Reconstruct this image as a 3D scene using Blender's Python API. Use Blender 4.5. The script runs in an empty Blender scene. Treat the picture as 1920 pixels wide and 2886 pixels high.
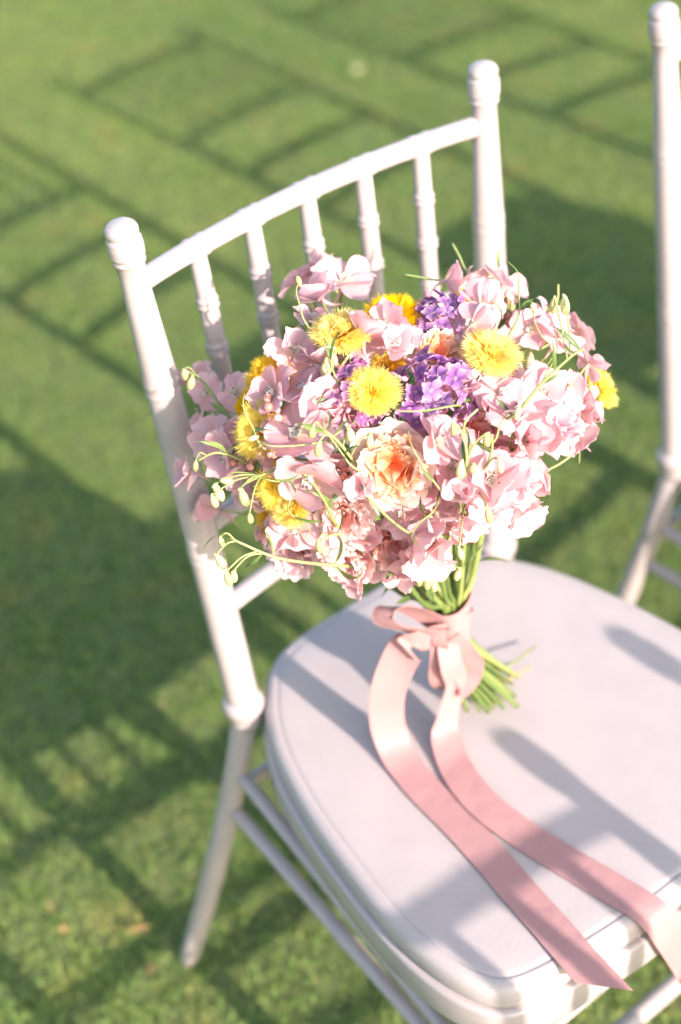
import bpy, math, random
import numpy as np
from mathutils import Vector, Matrix, Quaternion, noise

rnd = random.Random(7)
scene = bpy.context.scene
COL = scene.collection

# ------------------------------------------------------------------ camera
cam_data = bpy.data.cameras.new('camera')
cam = bpy.data.objects.new('camera', cam_data)
COL.objects.link(cam)
cam_data.sensor_fit = 'HORIZONTAL'
cam_data.sensor_width = 24.0
cam_data.lens = 57.08
cam_data.clip_start = 0.05
cam_data.clip_end = 200.0
cam.matrix_world = Matrix(((0.7706, 0.4458, -0.4555, -0.6913),
                           (-0.6332, 0.4539, -0.6269, -0.9101),
                           (-0.0727, 0.7715, 0.6321, 1.5008),
                           (0, 0, 0, 1)))
cam_data.dof.use_dof = True
cam_data.dof.focus_distance = 1.165
cam_data.dof.aperture_fstop = 2.8
cam_data.dof.aperture_blades = 0
scene.camera = cam

# ------------------------------------------------------------------ daylight
TO_SUN = Vector((0.0693, -2.336, 1.0)).normalized()
SUN_EL = math.asin(TO_SUN.z)
world = bpy.data.worlds.new('World')
scene.world = world
world.use_nodes = True
wn = world.node_tree.nodes
wl = world.node_tree.links
sky = wn.new('ShaderNodeTexSky')
sky.sky_type = 'NISHITA'
sky.sun_disc = False
sky.sun_elevation = SUN_EL
sky.sun_rotation = math.radians(180)
sky.air_density = 1.0
sky.dust_density = 2.2
sky.ozone_density = 0.8
wl.new(sky.outputs[0], wn['Background'].inputs[0])
wn['Background'].inputs[1].default_value = 0.13

sun_data = bpy.data.lights.new('sun', 'SUN')
sun_data.energy = 3.7
sun_data.angle = math.radians(0.4)
sun_data.color = (1.0, 0.81, 0.73)
sun = bpy.data.objects.new('sun', sun_data)
sun.rotation_euler = (-TO_SUN).to_track_quat('-Z', 'Y').to_euler()
sun.location = TO_SUN * 8
COL.objects.link(sun)

scene.view_settings.view_transform = 'Standard'
scene.view_settings.look = 'None'
scene.view_settings.exposure = 1.55
scene.view_settings.gamma = 1.0
scene.view_settings.use_curve_mapping = False
scene.cycles.max_bounces = 10
scene.cycles.diffuse_bounces = 7
scene.cycles.glossy_bounces = 2
scene.cycles.transmission_bounces = 8
scene.cycles.adaptive_threshold = 0.03
scene.cycles.transparent_max_bounces = 8
scene.cycles.use_denoising = True

# ------------------------------------------------------------------ helpers
def tag(o, label=None, cat=None, group=None, kind=None):
    if label: o['label'] = label
    if cat: o['category'] = cat
    if group: o['group'] = group
    if kind: o['kind'] = kind
    return o


def empty(name, loc=(0, 0, 0), rz=0.0, parent=None):
    o = bpy.data.objects.new(name, None)
    o.empty_display_size = 0.05
    o.location = loc
    o.rotation_euler = (0, 0, rz)
    o.parent = parent
    COL.objects.link(o)
    return o


def link(name, me, parent=None, mw=None):
    o = bpy.data.objects.new(name, me)
    if mw is not None: o.matrix_local = mw
    o.parent = parent
    COL.objects.link(o)
    return o


class MB:
    """collects vertices, faces and one float per vertex (grad)"""
    def __init__(self):
        self.v = []; self.f = []; self.g = []

    def add(self, verts, faces, grad=None):
        b = len(self.v)
        self.v += [tuple(x) for x in verts]
        self.f += [tuple(i + b for i in q) for q in faces]
        self.g += list(grad) if grad is not None else [0.0] * len(verts)
        return self

    def grid(self, rows, closed=False, grads=None, cap0=False, cap1=False):
        """rows: list of equal-length vertex rows"""
        n = len(rows[0]); verts = [p for r in rows for p in r]; faces = []
        for i in range(len(rows) - 1):
            for j in range(n if closed else n - 1):
                k = (j + 1) % n
                faces.append((i * n + j, i * n + k, (i + 1) * n + k, (i + 1) * n + j))
        if cap0: faces.append(tuple(range(n - 1, -1, -1)))
        if cap1: faces.append(tuple((len(rows) - 1) * n + j for j in range(n)))
        g = None
        if grads is not None: g = [x for x in grads for _ in range(n)]
        return self.add(verts, faces, g)

    def tube(self, path, radii, n=12, grads=None, cap=True, up=None):
        path = [Vector(p) for p in path]
        rows = []
        prev = None
        for i, p in enumerate(path):
            t = (path[min(i + 1, len(path) - 1)] - path[max(i - 1, 0)])
            t = t.normalized() if t.length > 1e-9 else Vector((0, 0, 1))
            if prev is None:
                a = Vector((0, 0, 1)) if abs(t.z) < .8 else Vector((0, 1, 0))
                x = t.cross(a).normalized()
            else:
                x = (prev - t * prev.dot(t)).normalized()
            prev = x
            y = t.cross(x)
            r = radii[i] if hasattr(radii, '__len__') else radii
            rows.append([p + (x * math.cos(2 * math.pi * k / n) + y * math.sin(2 * math.pi * k / n)) * r for k in range(n)])
        return self.grid(rows, True, grads, cap, cap)

    def mesh(self, name, mat=None, smooth=True):
        me = bpy.data.meshes.new(name)
        me.from_pydata(self.v, [], self.f)
        if any(self.g):
            at = me.attributes.new('grad', 'FLOAT', 'POINT')
            at.data.foreach_set('value', self.g)
        if smooth:
            me.polygons.foreach_set('use_smooth', [True] * len(me.polygons))
        if mat: me.materials.append(mat)
        me.update()
        return me

    def build(self, name, mat, parent=None, mw=None, smooth=True):
        return link(name, self.mesh(name, mat, smooth), parent, mw)


def catmull(pts, n):
    pts = [Vector(p) for p in pts]
    P = [pts[0] * 2 - pts[1]] + pts + [pts[-1] * 2 - pts[-2]]
    out = []
    for i in range(1, len(P) - 2):
        for k in range(n):
            t = k / n
            a, b, c, d = P[i - 1], P[i], P[i + 1], P[i + 2]
            out.append(0.5 * ((2 * b) + (c - a) * t + (2 * a - 5 * b + 4 * c - d) * t * t + (3 * b - a - 3 * c + d) * t ** 3))
    out.append(P[-2])
    return out


def lerp(a, b, t): return a + (b - a) * t


def interp(x, xs, ys):
    return float(np.interp(x, xs, ys))


def frame(pos, nrm, spin=0.0, scale=1.0):
    """matrix whose +Z is nrm at pos, spun about it"""
    n = Vector(nrm).normalized()
    q = Vector((0, 0, 1)).rotation_difference(n) @ Quaternion((0, 0, 1), spin)
    return Matrix.Translation(Vector(pos)) @ q.to_matrix().to_4x4() @ Matrix.Scale(scale, 4)


# ------------------------------------------------------------------ materials
def new_mat(name):
    m = bpy.data.materials.new(name)
    m.use_nodes = True
    nt = m.node_tree
    b = nt.nodes['Principled BSDF']
    return m, nt, b


def ramp_node(nt, stops):
    r = nt.nodes.new('ShaderNodeValToRGB')
    e = r.color_ramp.elements
    while len(e) < len(stops): e.new(0.5)
    for i, (pos, c) in enumerate(stops):
        e[i].position = pos
        e[i].color = (*c, 1)
    return r


def paint_white(name, col, rough, bump=0.0, scale=900.0, coat=0.0, scuff=True):
    m, nt, b = new_mat(name)
    N, L = nt.nodes, nt.links
    b.inputs['Roughness'].default_value = rough
    b.inputs['Coat Weight'].default_value = coat
    tc = N.new('ShaderNodeTexCoord')
    n1 = N.new('ShaderNodeTexNoise'); n1.inputs['Scale'].default_value = 28; n1.inputs['Detail'].default_value = 5
    L.new(tc.outputs['Object'], n1.inputs['Vector'])
    r = ramp_node(nt, [(0.25, tuple(c * 0.93 for c in col)), (0.6, col)])
    L.new(n1.outputs['Fac'], r.inputs[0])
    if scuff:
        n2 = N.new('ShaderNodeTexNoise'); n2.inputs['Scale'].default_value = 60; n2.inputs['Detail'].default_value = 8; n2.inputs['Roughness'].default_value = .75
        L.new(tc.outputs['Object'], n2.inputs['Vector'])
        r2 = ramp_node(nt, [(0.695, (0, 0, 0)), (0.72, (1, 1, 1))])
        L.new(n2.outputs['Fac'], r2.inputs[0])
        mx = N.new('ShaderNodeMixRGB'); mx.inputs[2].default_value = (0.50, 0.46, 0.43, 1)
        mlt = N.new('ShaderNodeMath'); mlt.operation = 'MULTIPLY'; mlt.inputs[1].default_value = 0.35
        L.new(r2.outputs[0], mlt.inputs[0]); L.new(mlt.outputs[0], mx.inputs[0])
        L.new(r.outputs[0], mx.inputs[1]); L.new(mx.outputs[0], b.inputs['Base Color'])
    else:
        L.new(r.outputs[0], b.inputs['Base Color'])
    if bump:
        v = N.new('ShaderNodeTexVoronoi'); v.inputs['Scale'].default_value = scale
        n3 = N.new('ShaderNodeTexNoise'); n3.inputs['Scale'].default_value = scale * .35
        L.new(tc.outputs['Object'], v.inputs['Vector']); L.new(tc.outputs['Object'], n3.inputs['Vector'])
        ad = N.new('ShaderNodeMath'); L.new(v.outputs['Distance'], ad.inputs[0]); L.new(n3.outputs['Fac'], ad.inputs[1])
        bp = N.new('ShaderNodeBump'); bp.inputs['Strength'].default_value = bump; bp.inputs['Distance'].default_value = 0.0006
        L.new(ad.outputs[0], bp.inputs['Height']); L.new(bp.outputs[0], b.inputs['Normal'])
    return m


def petal_mat(name, stops, rough=0.55, trans=0.3, vein=0.12, spots=None, tcol=None):
    """colour runs from the petal's base (grad 0) to its tip (grad 1); thin petals pass some light"""
    m, nt, b = new_mat(name)
    N, L = nt.nodes, nt.links
    at = N.new('ShaderNodeAttribute'); at.attribute_name = 'grad'
    tc = N.new('ShaderNodeTexCoord')
    nz = N.new('ShaderNodeTexNoise'); nz.inputs['Scale'].default_value = 140; nz.inputs['Detail'].default_value = 4
    L.new(tc.outputs['Object'], nz.inputs['Vector'])
    mm = N.new('ShaderNodeMath'); mm.operation = 'MULTIPLY_ADD'; mm.inputs[1].default_value = vein * 2; 
    L.new(nz.outputs['Fac'], mm.inputs[0])
    sb = N.new('ShaderNodeMath'); sb.operation = 'SUBTRACT'; sb.inputs[1].default_value = vein
    L.new(at.outputs['Fac'], sb.inputs[0]); L.new(sb.outputs[0], mm.inputs[2])
    r = ramp_node(nt, stops)
    L.new(mm.outputs[0], r.inputs[0])
    # every flower a little different
    oi = N.new('ShaderNodeObjectInfo')
    hs = N.new('ShaderNodeHueSaturation')
    mr = N.new('ShaderNodeMapRange'); mr.inputs[3].default_value = 0.82; mr.inputs[4].default_value = 1.12
    L.new(oi.outputs['Random'], mr.inputs[0]); L.new(mr.outputs[0], hs.inputs['Saturation'])
    L.new(r.outputs[0], hs.inputs['Color'])
    out_col = hs.outputs[0]
    L.new(out_col, b.inputs['Base Color'])
    b.inputs['Roughness'].default_value = rough
    b.inputs['Specular IOR Level'].default_value = 0.3
    tr = N.new('ShaderNodeBsdfTranslucent')
    L.new(out_col, tr.inputs['Color'])
    mix = N.new('ShaderNodeMixShader'); mix.inputs[0].default_value = trans
    L.new(b.outputs[0], mix.inputs[1]); L.new(tr.outputs[0], mix.inputs[2])
    L.new(mix.outputs[0], N['Material Output'].inputs[0])
    return m


def plain_mat(name, c1, c2, rough=0.5, scale=60.0, trans=0.0):
    m, nt, b = new_mat(name)
    N, L = nt.nodes, nt.links
    tc = N.new('ShaderNodeTexCoord')
    nz = N.new('ShaderNodeTexNoise'); nz.inputs['Scale'].default_value = scale; nz.inputs['Detail'].default_value = 4
    L.new(tc.outputs['Object'], nz.inputs['Vector'])
    oi = N.new('ShaderNodeObjectInfo')
    ad = N.new('ShaderNodeMath'); ad.operation = 'MULTIPLY_ADD'; ad.inputs[1].default_value = 0.6; 
    L.new(oi.outputs['Random'], ad.inputs[0])
    sb = N.new('ShaderNodeMath'); sb.operation = 'SUBTRACT'; sb.inputs[1].default_value = 0.3
    L.new(nz.outputs['Fac'], sb.inputs[0]); L.new(sb.outputs[0], ad.inputs[2])
    r = ramp_node(nt, [(0.2, c1), (0.8, c2)])
    L.new(ad.outputs[0], r.inputs[0]); L.new(r.outputs[0], b.inputs['Base Color'])
    b.inputs['Roughness'].default_value = rough
    if trans:
        tr = N.new('ShaderNodeBsdfTranslucent'); L.new(r.outputs[0], tr.inputs['Color'])
        mix = N.new('ShaderNodeMixShader'); mix.inputs[0].default_value = trans
        L.new(b.outputs[0], mix.inputs[1]); L.new(tr.outputs[0], mix.inputs[2])
        L.new(mix.outputs[0], N['Material Output'].inputs[0])
    return m


M = {}
M['white_paint'] = paint_white('white_paint', (0.41, 0.37, 0.37), 0.22, coat=0.3)
M['leatherette'] = paint_white('leatherette', (0.415, 0.383, 0.38), 0.5, bump=0.22, scale=620, scuff=False)
M['seam'] = plain_mat('seam_thread', (0.36, 0.32, 0.32), (0.42, 0.38, 0.38), 0.7)
M['stem'] = plain_mat('green_stem', (0.10, 0.165, 0.04), (0.27, 0.33, 0.10), 0.45, 30, 0.1)
M['leaf'] = plain_mat('green_leaf', (0.08, 0.15, 0.045), (0.20, 0.29, 0.09), 0.45, 40, 0.25)
M['bud'] = plain_mat('pale_green_bud', (0.52, 0.54, 0.22), (0.72, 0.70, 0.40), 0.5, 80, 0.3)
M['spray'] = plain_mat('pale_stalk', (0.22, 0.30, 0.09), (0.42, 0.47, 0.19), 0.5, 40, 0.15)
M['berry'] = plain_mat('pink_berry', (0.48, 0.17, 0.13), (0.72, 0.36, 0.30), 0.35, 200)
M['dry_leaf'] = plain_mat('dry_leaf', (0.32, 0.19, 0.07), (0.44, 0.28, 0.11), 0.7, 60, 0.2)
M['orange_twig'] = plain_mat('orange_twig', (0.62, 0.33, 0.10), (0.70, 0.45, 0.18), 0.5, 60)
M['delphinium'] = petal_mat('delphinium_pink', [(0.0, (0.80, 0.70, 0.52)), (0.22, (0.81, 0.53, 0.56)), (0.7, (0.82, 0.53, 0.58)), (1.0, (0.84, 0.61, 0.63))], trans=0.5)
M['peach_outer'] = petal_mat('peach_outer', [(0.0, (0.90, 0.52, 0.34)), (0.40, (0.90, 0.69, 0.57)), (1.0, (0.90, 0.80, 0.72))], trans=0.4)
M['peach_core'] = petal_mat('peach_core', [(0.0, (0.91, 0.30, 0.10)), (0.55, (0.91, 0.42, 0.20)), (1.0, (0.91, 0.57, 0.38))], trans=0.5)
M['pink_outer'] = petal_mat('pink_outer', [(0.0, (0.82, 0.42, 0.46)), (0.5, (0.82, 0.52, 0.57)), (1.0, (0.84, 0.66, 0.67))], trans=0.4)
M['pink_core'] = petal_mat('pink_core', [(0.0, (0.86, 0.36, 0.43)), (0.5, (0.87, 0.48, 0.56)), (1.0, (0.89, 0.62, 0.67))], trans=0.5)
M['blush_outer'] = petal_mat('blush_outer', [(0.0, (0.87, 0.48, 0.46)), (0.5, (0.88, 0.64, 0.63)), (1.0, (0.90, 0.77, 0.75))], trans=0.4)
M['blush_core'] = petal_mat('blush_core', [(0.0, (0.89, 0.44, 0.36)), (0.5, (0.90, 0.58, 0.54)), (1.0, (0.91, 0.70, 0.67))], trans=0.5)
M['coral_core'] = petal_mat('coral_core', [(0.0, (0.89, 0.36, 0.26)), (0.5, (0.90, 0.49, 0.42)), (1.0, (0.91, 0.60, 0.54))], trans=0.5)
M['yellow'] = petal_mat('thistle_yellow', [(0.0, (0.95, 0.62, 0.01)), (0.4, (0.95, 0.74, 0.06)), (1.0, (0.96, 0.83, 0.26))], trans=0.55, vein=0.05)
M['yellow_deep'] = petal_mat('thistle_deep_yellow', [(0.0, (0.93, 0.50, 0.005)), (0.4, (0.94, 0.63, 0.015)), (1.0, (0.95, 0.72, 0.05))], trans=0.55, vein=0.05)
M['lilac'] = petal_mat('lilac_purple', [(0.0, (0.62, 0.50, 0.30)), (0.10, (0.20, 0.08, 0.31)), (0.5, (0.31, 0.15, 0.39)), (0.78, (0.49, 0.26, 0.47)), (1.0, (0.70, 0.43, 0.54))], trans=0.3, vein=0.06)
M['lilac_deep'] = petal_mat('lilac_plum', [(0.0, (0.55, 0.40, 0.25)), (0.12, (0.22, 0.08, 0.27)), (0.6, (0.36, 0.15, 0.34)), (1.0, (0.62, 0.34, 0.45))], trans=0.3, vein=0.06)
M['lilac_bud'] = plain_mat('lilac_bud', (0.45, 0.16, 0.28), (0.66, 0.33, 0.42), 0.5, 100)
M['stamen'] = petal_mat('stamen_cream', [(0.0, (0.05, 0.04, 0.04)), (0.45, (0.06, 0.05, 0.05)), (0.55, (0.80, 0.74, 0.60)), (1.0, (0.82, 0.74, 0.66))], trans=0.1, vein=0.0)
M['involucre'] = plain_mat('green_scales', (0.07, 0.13, 0.04), (0.28, 0.32, 0.12), 0.45, 260)
m, nt, b = new_mat('pink_satin')
b.inputs['Base Color'].default_value = (0.47, 0.285, 0.285, 1)
b.inputs['Roughness'].default_value = 0.38
b.inputs['Specular IOR Level'].default_value = 0.12
b.inputs['Sheen Weight'].default_value = 0.0
b.inputs['Sheen Roughness'].default_value = 0.35
_tc = nt.nodes.new('ShaderNodeTexCoord')
_wv = nt.nodes.new('ShaderNodeTexNoise'); _wv.inputs['Scale'].default_value = 1500
nt.links.new(_tc.outputs['Object'], _wv.inputs['Vector'])
_bp = nt.nodes.new('ShaderNodeBump'); _bp.inputs['Strength'].default_value = 0.25; _bp.inputs['Distance'].default_value = 0.0003
nt.links.new(_wv.outputs['Fac'], _bp.inputs['Height']); nt.links.new(_bp.outputs[0], b.inputs['Normal'])
_n2 = nt.nodes.new('ShaderNodeTexNoise'); _n2.inputs['Scale'].default_value = 45; _n2.inputs['Detail'].default_value = 3
nt.links.new(_tc.outputs['Object'], _n2.inputs['Vector'])
_b2 = nt.nodes.new('ShaderNodeBump'); _b2.inputs['Strength'].default_value = 0.5; _b2.inputs['Distance'].default_value = 0.003
nt.links.new(_n2.outputs['Fac'], _b2.inputs['Height']); nt.links.new(_bp.outputs[0], _b2.inputs['Normal']); nt.links.new(_b2.outputs[0], b.inputs['Normal'])
_tr = nt.nodes.new('ShaderNodeBsdfTranslucent'); _tr.inputs['Color'].default_value = (0.85, 0.36, 0.30, 1)
_mx = nt.nodes.new('ShaderNodeMixShader'); _mx.inputs[0].default_value = 0.22
nt.links.new(b.outputs[0], _mx.inputs[1]); nt.links.new(_tr.outputs[0], _mx.inputs[2])
nt.links.new(_mx.outputs[0], nt.nodes['Material Output'].inputs[0])
M['ribbon'] = m

# ------------------------------------------------------------------ lawn
def world_noise(nt, scale, detail=4):
    g = nt.nodes.new('ShaderNodeNewGeometry')
    n = nt.nodes.new('ShaderNodeTexNoise'); n.inputs['Scale'].default_value = scale; n.inputs['Detail'].default_value = detail
    nt.links.new(g.outputs['Position'], n.inputs['Vector'])
    return n

m, nt, b = new_mat('turf_soil')
n1 = world_noise(nt, 35, 6)
r = ramp_node(nt, [(0.3, (0.06, 0.085, 0.025)), (0.55, (0.11, 0.15, 0.045)), (0.8, (0.17, 0.17, 0.06))])
nt.links.new(n1.outputs['Fac'], r.inputs[0]); nt.links.new(r.outputs[0], b.inputs['Base Color'])
b.inputs['Roughness'].default_value = 0.95
M['soil'] = m

m, nt, b = new_mat('grass_blade')
at = nt.nodes.new('ShaderNodeAttribute'); at.attribute_name = 'grad'; 
r = ramp_node(nt, [(0.0, (0.13, 0.25, 0.07)), (0.55, (0.25, 0.37, 0.108)), (0.86, (0.375, 0.44, 0.135)), (1.0, (0.48, 0.40, 0.17))])
nt.links.new(at.outputs['Fac'], r.inputs[0])
n1 = world_noise(nt, 9.0, 6)
r2 = ramp_node(nt, [(0.56, (0, 0, 0)), (0.74, (1, 1, 1))])
nt.links.new(n1.outputs['Fac'], r2.inputs[0])
mx = nt.nodes.new('ShaderNodeMixRGB'); mx.inputs[2].default_value = (0.50, 0.40, 0.14, 1)
ml = nt.nodes.new('ShaderNodeMath'); ml.operation = 'MULTIPLY'; ml.inputs[1].default_value = 0.6
nt.links.new(r2.outputs[0], ml.inputs[0]); nt.links.new(ml.outputs[0], mx.inputs[0]); nt.links.new(r.outputs[0], mx.inputs[1])
n2 = world_noise(nt, 1.7, 3)
r3 = ramp_node(nt, [(0.35, (0.80, 0.86, 0.80)), (0.65, (1.12, 1.08, 1.0))])
nt.links.new(n2.outputs['Fac'], r3.inputs[0])
mu = nt.nodes.new('ShaderNodeMixRGB'); mu.blend_type = 'MULTIPLY'; mu.inputs[0].default_value = 1
nt.links.new(mx.outputs[0], mu.inputs[1]); nt.links.new(r3.outputs[0], mu.inputs[2])
nt.links.new(mu.outputs[0], b.inputs['Base Color'])
b.inputs['Roughness'].default_value = 0.55
b.inputs['Specular IOR Level'].default_value = 0.35
tr = nt.nodes.new('ShaderNodeBsdfTranslucent'); nt.links.new(mu.outputs[0], tr.inputs['Color'])
mix = nt.nodes.new('ShaderNodeMixShader'); mix.inputs[0].default_value = 0.35
nt.links.new(b.outputs[0], mix.inputs[1]); nt.links.new(tr.outputs[0], mix.inputs[2])
nt.links.new(mix.outputs[0], nt.nodes['Material Output'].inputs[0])
M['grass'] = m

mb = MB()
mb.add([(-60, -60, 0), (60, -60, 0), (60, 60, 0), (-60, 60, 0)], [(0, 1, 2, 3)])
tag(mb.build('lawn', M['soil'], smooth=False), 'flat green lawn under the chairs', 'lawn', kind='structure')

TILE = 0.24
patches = bpy.data.collections.new('grass_patches')
rng = np.random.default_rng(3)
def grass_patch(k, n=4200):
    px = rng.uniform(-TILE * .56, TILE * .56, (n, 2))
    # blades grow in little tufts
    tuft = rng.uniform(-TILE * .56, TILE * .56, (260, 2))
    pick = rng.integers(0, 260, n)
    mixw = rng.uniform(0, 1, (n, 1)) < 0.55
    px = np.where(mixw, tuft[pick] + rng.normal(0, 0.004, (n, 2)), px)
    h = rng.uniform(0.004, 0.0085, n) * rng.uniform(.75, 1.15, n)
    h = np.where(rng.uniform(0, 1, n) < 0.16, h * rng.uniform(1.3, 1.9, n), h)
    az = rng.uniform(0, 2 * np.pi, n)
    lean = np.abs(rng.normal(0.8, 0.4, n))
    w = rng.uniform(0.0007, 0.0014, n)
    d = np.stack([np.cos(az), np.sin(az)], 1)
    s = np.stack([-np.sin(az), np.cos(az)], 1)
    V = np.zeros((n, 5, 3))
    for i, (t, ww) in enumerate([(0, 1.0), (0.55, 0.85)]):
        c = px + d * (h * lean * t ** 1.7)[:, None]
        for j, sg in enumerate((-1, 1)):
            V[:, i * 2 + j, :2] = c + s * (w * ww * sg)[:, None]
            V[:, i * 2 + j, 2] = h * t * (1 - 0.15 * lean * t)
    V[:, 4, :2] = px + d * (h * lean)[:, None]
    V[:, 4, 2] = h * np.maximum(1 - 0.3 * lean, 0.35)
    base = np.arange(n)[:, None] * 5
    quad = (base + np.array([0, 1, 3, 2])); tri = (base + np.array([2, 3, 4]))
    me = bpy.data.meshes.new('grass_patch')
    me.vertices.add(n * 5); me.vertices.foreach_set('co', V.reshape(-1))
    loops = np.concatenate([quad.reshape(-1), tri.reshape(-1)])
    me.loops.add(len(loops)); me.loops.foreach_set('vertex_index', loops)
    me.polygons.add(2 * n)
    starts = np.concatenate([np.arange(n) * 4, n * 4 + np.arange(n) * 3])
    me.polygons.foreach_set('loop_start', starts)
    me.polygons.foreach_set('loop_total', np.concatenate([np.full(n, 4), np.full(n, 3)]))
    me.update(calc_edges=True)
    at = me.attributes.new('grad', 'FLOAT', 'POINT')
    tint = np.clip(rng.normal(0.42, 0.2, n), 0, 1)
    tint[rng.uniform(0, 1, n) < 0.02] = 1.0
    at.data.foreach_set('value', np.repeat(tint, 5))
    me.materials.append(M['grass'])
    me.validate()
    o = bpy.data.objects.new('grass_patch', me)
    patches.objects.link(o)
for k in range(6): grass_patch(k)

pts = []
x0, x1, y0, y1 = -2.6, 5.2, -2.6, 5.2
ix = np.arange(x0, x1, TILE); iy = np.arange(y0, y1, TILE)
P = np.array([(x, y, 0.0) for x in ix for y in iy])
P[:, :2] += rng.uniform(-0.02, 0.02, (len(P), 2))
me = bpy.data.meshes.new('grass')
me.from_pydata([tuple(p) for p in P], [], [])
grass = link('grass', me)
tag(grass, 'short dense green grass blades covering the lawn', 'grass', kind='stuff')
ng = bpy.data.node_groups.new('grass_scatter', 'GeometryNodeTree')
ng.interface.new_socket('Geometry', in_out='INPUT', socket_type='NodeSocketGeometry')
ng.interface.new_socket('Geometry', in_out='OUTPUT', socket_type='NodeSocketGeometry')
gi = ng.nodes.new('NodeGroupInput'); go = ng.nodes.new('NodeGroupOutput')
ci = ng.nodes.new('GeometryNodeCollectionInfo'); ci.inputs['Collection'].default_value = patches
ci.inputs['Separate Children'].default_value = True; ci.inputs['Reset Children'].default_value = True
ip = ng.nodes.new('GeometryNodeInstanceOnPoints'); ip.inputs['Pick Instance'].default_value = True
rv = ng.nodes.new('FunctionNodeRandomValue'); rv.data_type = 'INT'
ri = [s for s in rv.inputs if s.type == 'INT']
ri[0].default_value = 0; ri[1].default_value = 3
mm = ng.nodes.new('ShaderNodeMath'); mm.operation = 'MULTIPLY'; mm.inputs[1].default_value = math.pi / 2
ro = [s for s in rv.outputs if s.type == 'INT'][0]
ng.links.new(ro, mm.inputs[0])
cx = ng.nodes.new('ShaderNodeCombineXYZ'); ng.links.new(mm.outputs[0], cx.inputs[2])
rp = ng.nodes.new('FunctionNodeRandomValue'); rp.data_type = 'INT'
ri = [s for s in rp.inputs if s.type == 'INT']
ri[0].default_value = 0; ri[1].default_value = 5; ri[-1].default_value = 11
ng.links.new([s for s in rp.outputs if s.type == 'INT'][0], ip.inputs['Instance Index'])
ng.links.new(gi.outputs[0], ip.inputs['Points']); ng.links.new(ci.outputs[0], ip.inputs['Instance'])
ng.links.new(cx.outputs[0], ip.inputs['Rotation'])
ng.links.new(ip.outputs[0], go.inputs[0])
md = grass.modifiers.new('scatter', 'NODES'); md.node_group = ng

# ------------------------------------------------------------------ chairs
ZT, ZC = 0.932, 0.439
RAILS = {'top': 0.875, 'mid': 0.7215, 'low': 0.6354, 'base': 0.5463}
def post_axis(s, z):
    t = max((z - ZC) / (ZT - ZC), 0)
    return Vector((s * (0.1604 + 0.0218 * t), 0.0317 * t ** 1.19, z))

def post_radius(z):
    zs = [0.40, 0.445, 0.60, 0.606, 0.610, 0.614, 0.618, 0.624, 0.77, 0.776, 0.7800, 0.7840, 0.788, 0.794, 0.80, 0.86,
          0.8925, 0.8935, 0.8950, 0.8970, 0.8980, 0.8990, 0.9010, 0.908, 0.9140, 0.9160, 0.9170, 0.9182, 0.9205, 0.9230, 0.9252, 0.9270, 0.9283, 0.9289, 0.9291]
    rs = [.0150, .0152, .0150, .0150, .0157, .0149, .0157, .0149, .0142, .0142, .0148, .0140, .0148, .0140, .0137, .0116,
          .0105, .0118, .0130, .0130, .0122, .0126, .0138, .0142, .0138, .0126, .0121, .0129, .0132, .0127, .0114, .0093, .0064, .0040, .0006]
    return interp(z, zs, rs)

def leg_axis(s, t):
    return Vector((s * (0.160 + 0.067 * t), 0.093 * t ** 1.3, 0.42 * (1 - t)))

SEAT = [(0.0, 0.036), (0.06, 0.035), (0.095, 0.030), (0.118, 0.018), (0.135, 0.002), (0.158, -0.030), (0.179, -0.075), (0.196, -0.140), (0.207, -0.210),
        (0.213, -0.275), (0.211, -0.325), (0.202, -0.362), (0.186, -0.386), (0.155, -0.3985), (0.105, -0.406), (0.05, -0.4115), (0.0, -0.413)]
def seat_loop(inset=0.0, n=8):
    half = catmull([(x, y, 0) for x, y in SEAT], n)
    loop = half + [Vector((-p.x, p.y, 0)) for p in reversed(half[1:-1])]
    out = []
    for i, p in enumerate(loop):
        t = (loop[(i + 1) % len(loop)] - loop[i - 1]).normalized()
        nrm = Vector((-t.y, t.x, 0))      # loop runs clockwise from the back: points outwards
        q = p + nrm * (-inset)
        out.append(Vector((q.x + 0.035 * q.y, q.y, 0)))
    return out

def ring_at(inset, z, dome=0.0):
    L = seat_loop(inset)
    return [Vector((p.x, p.y, z)) for p in L]

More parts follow.
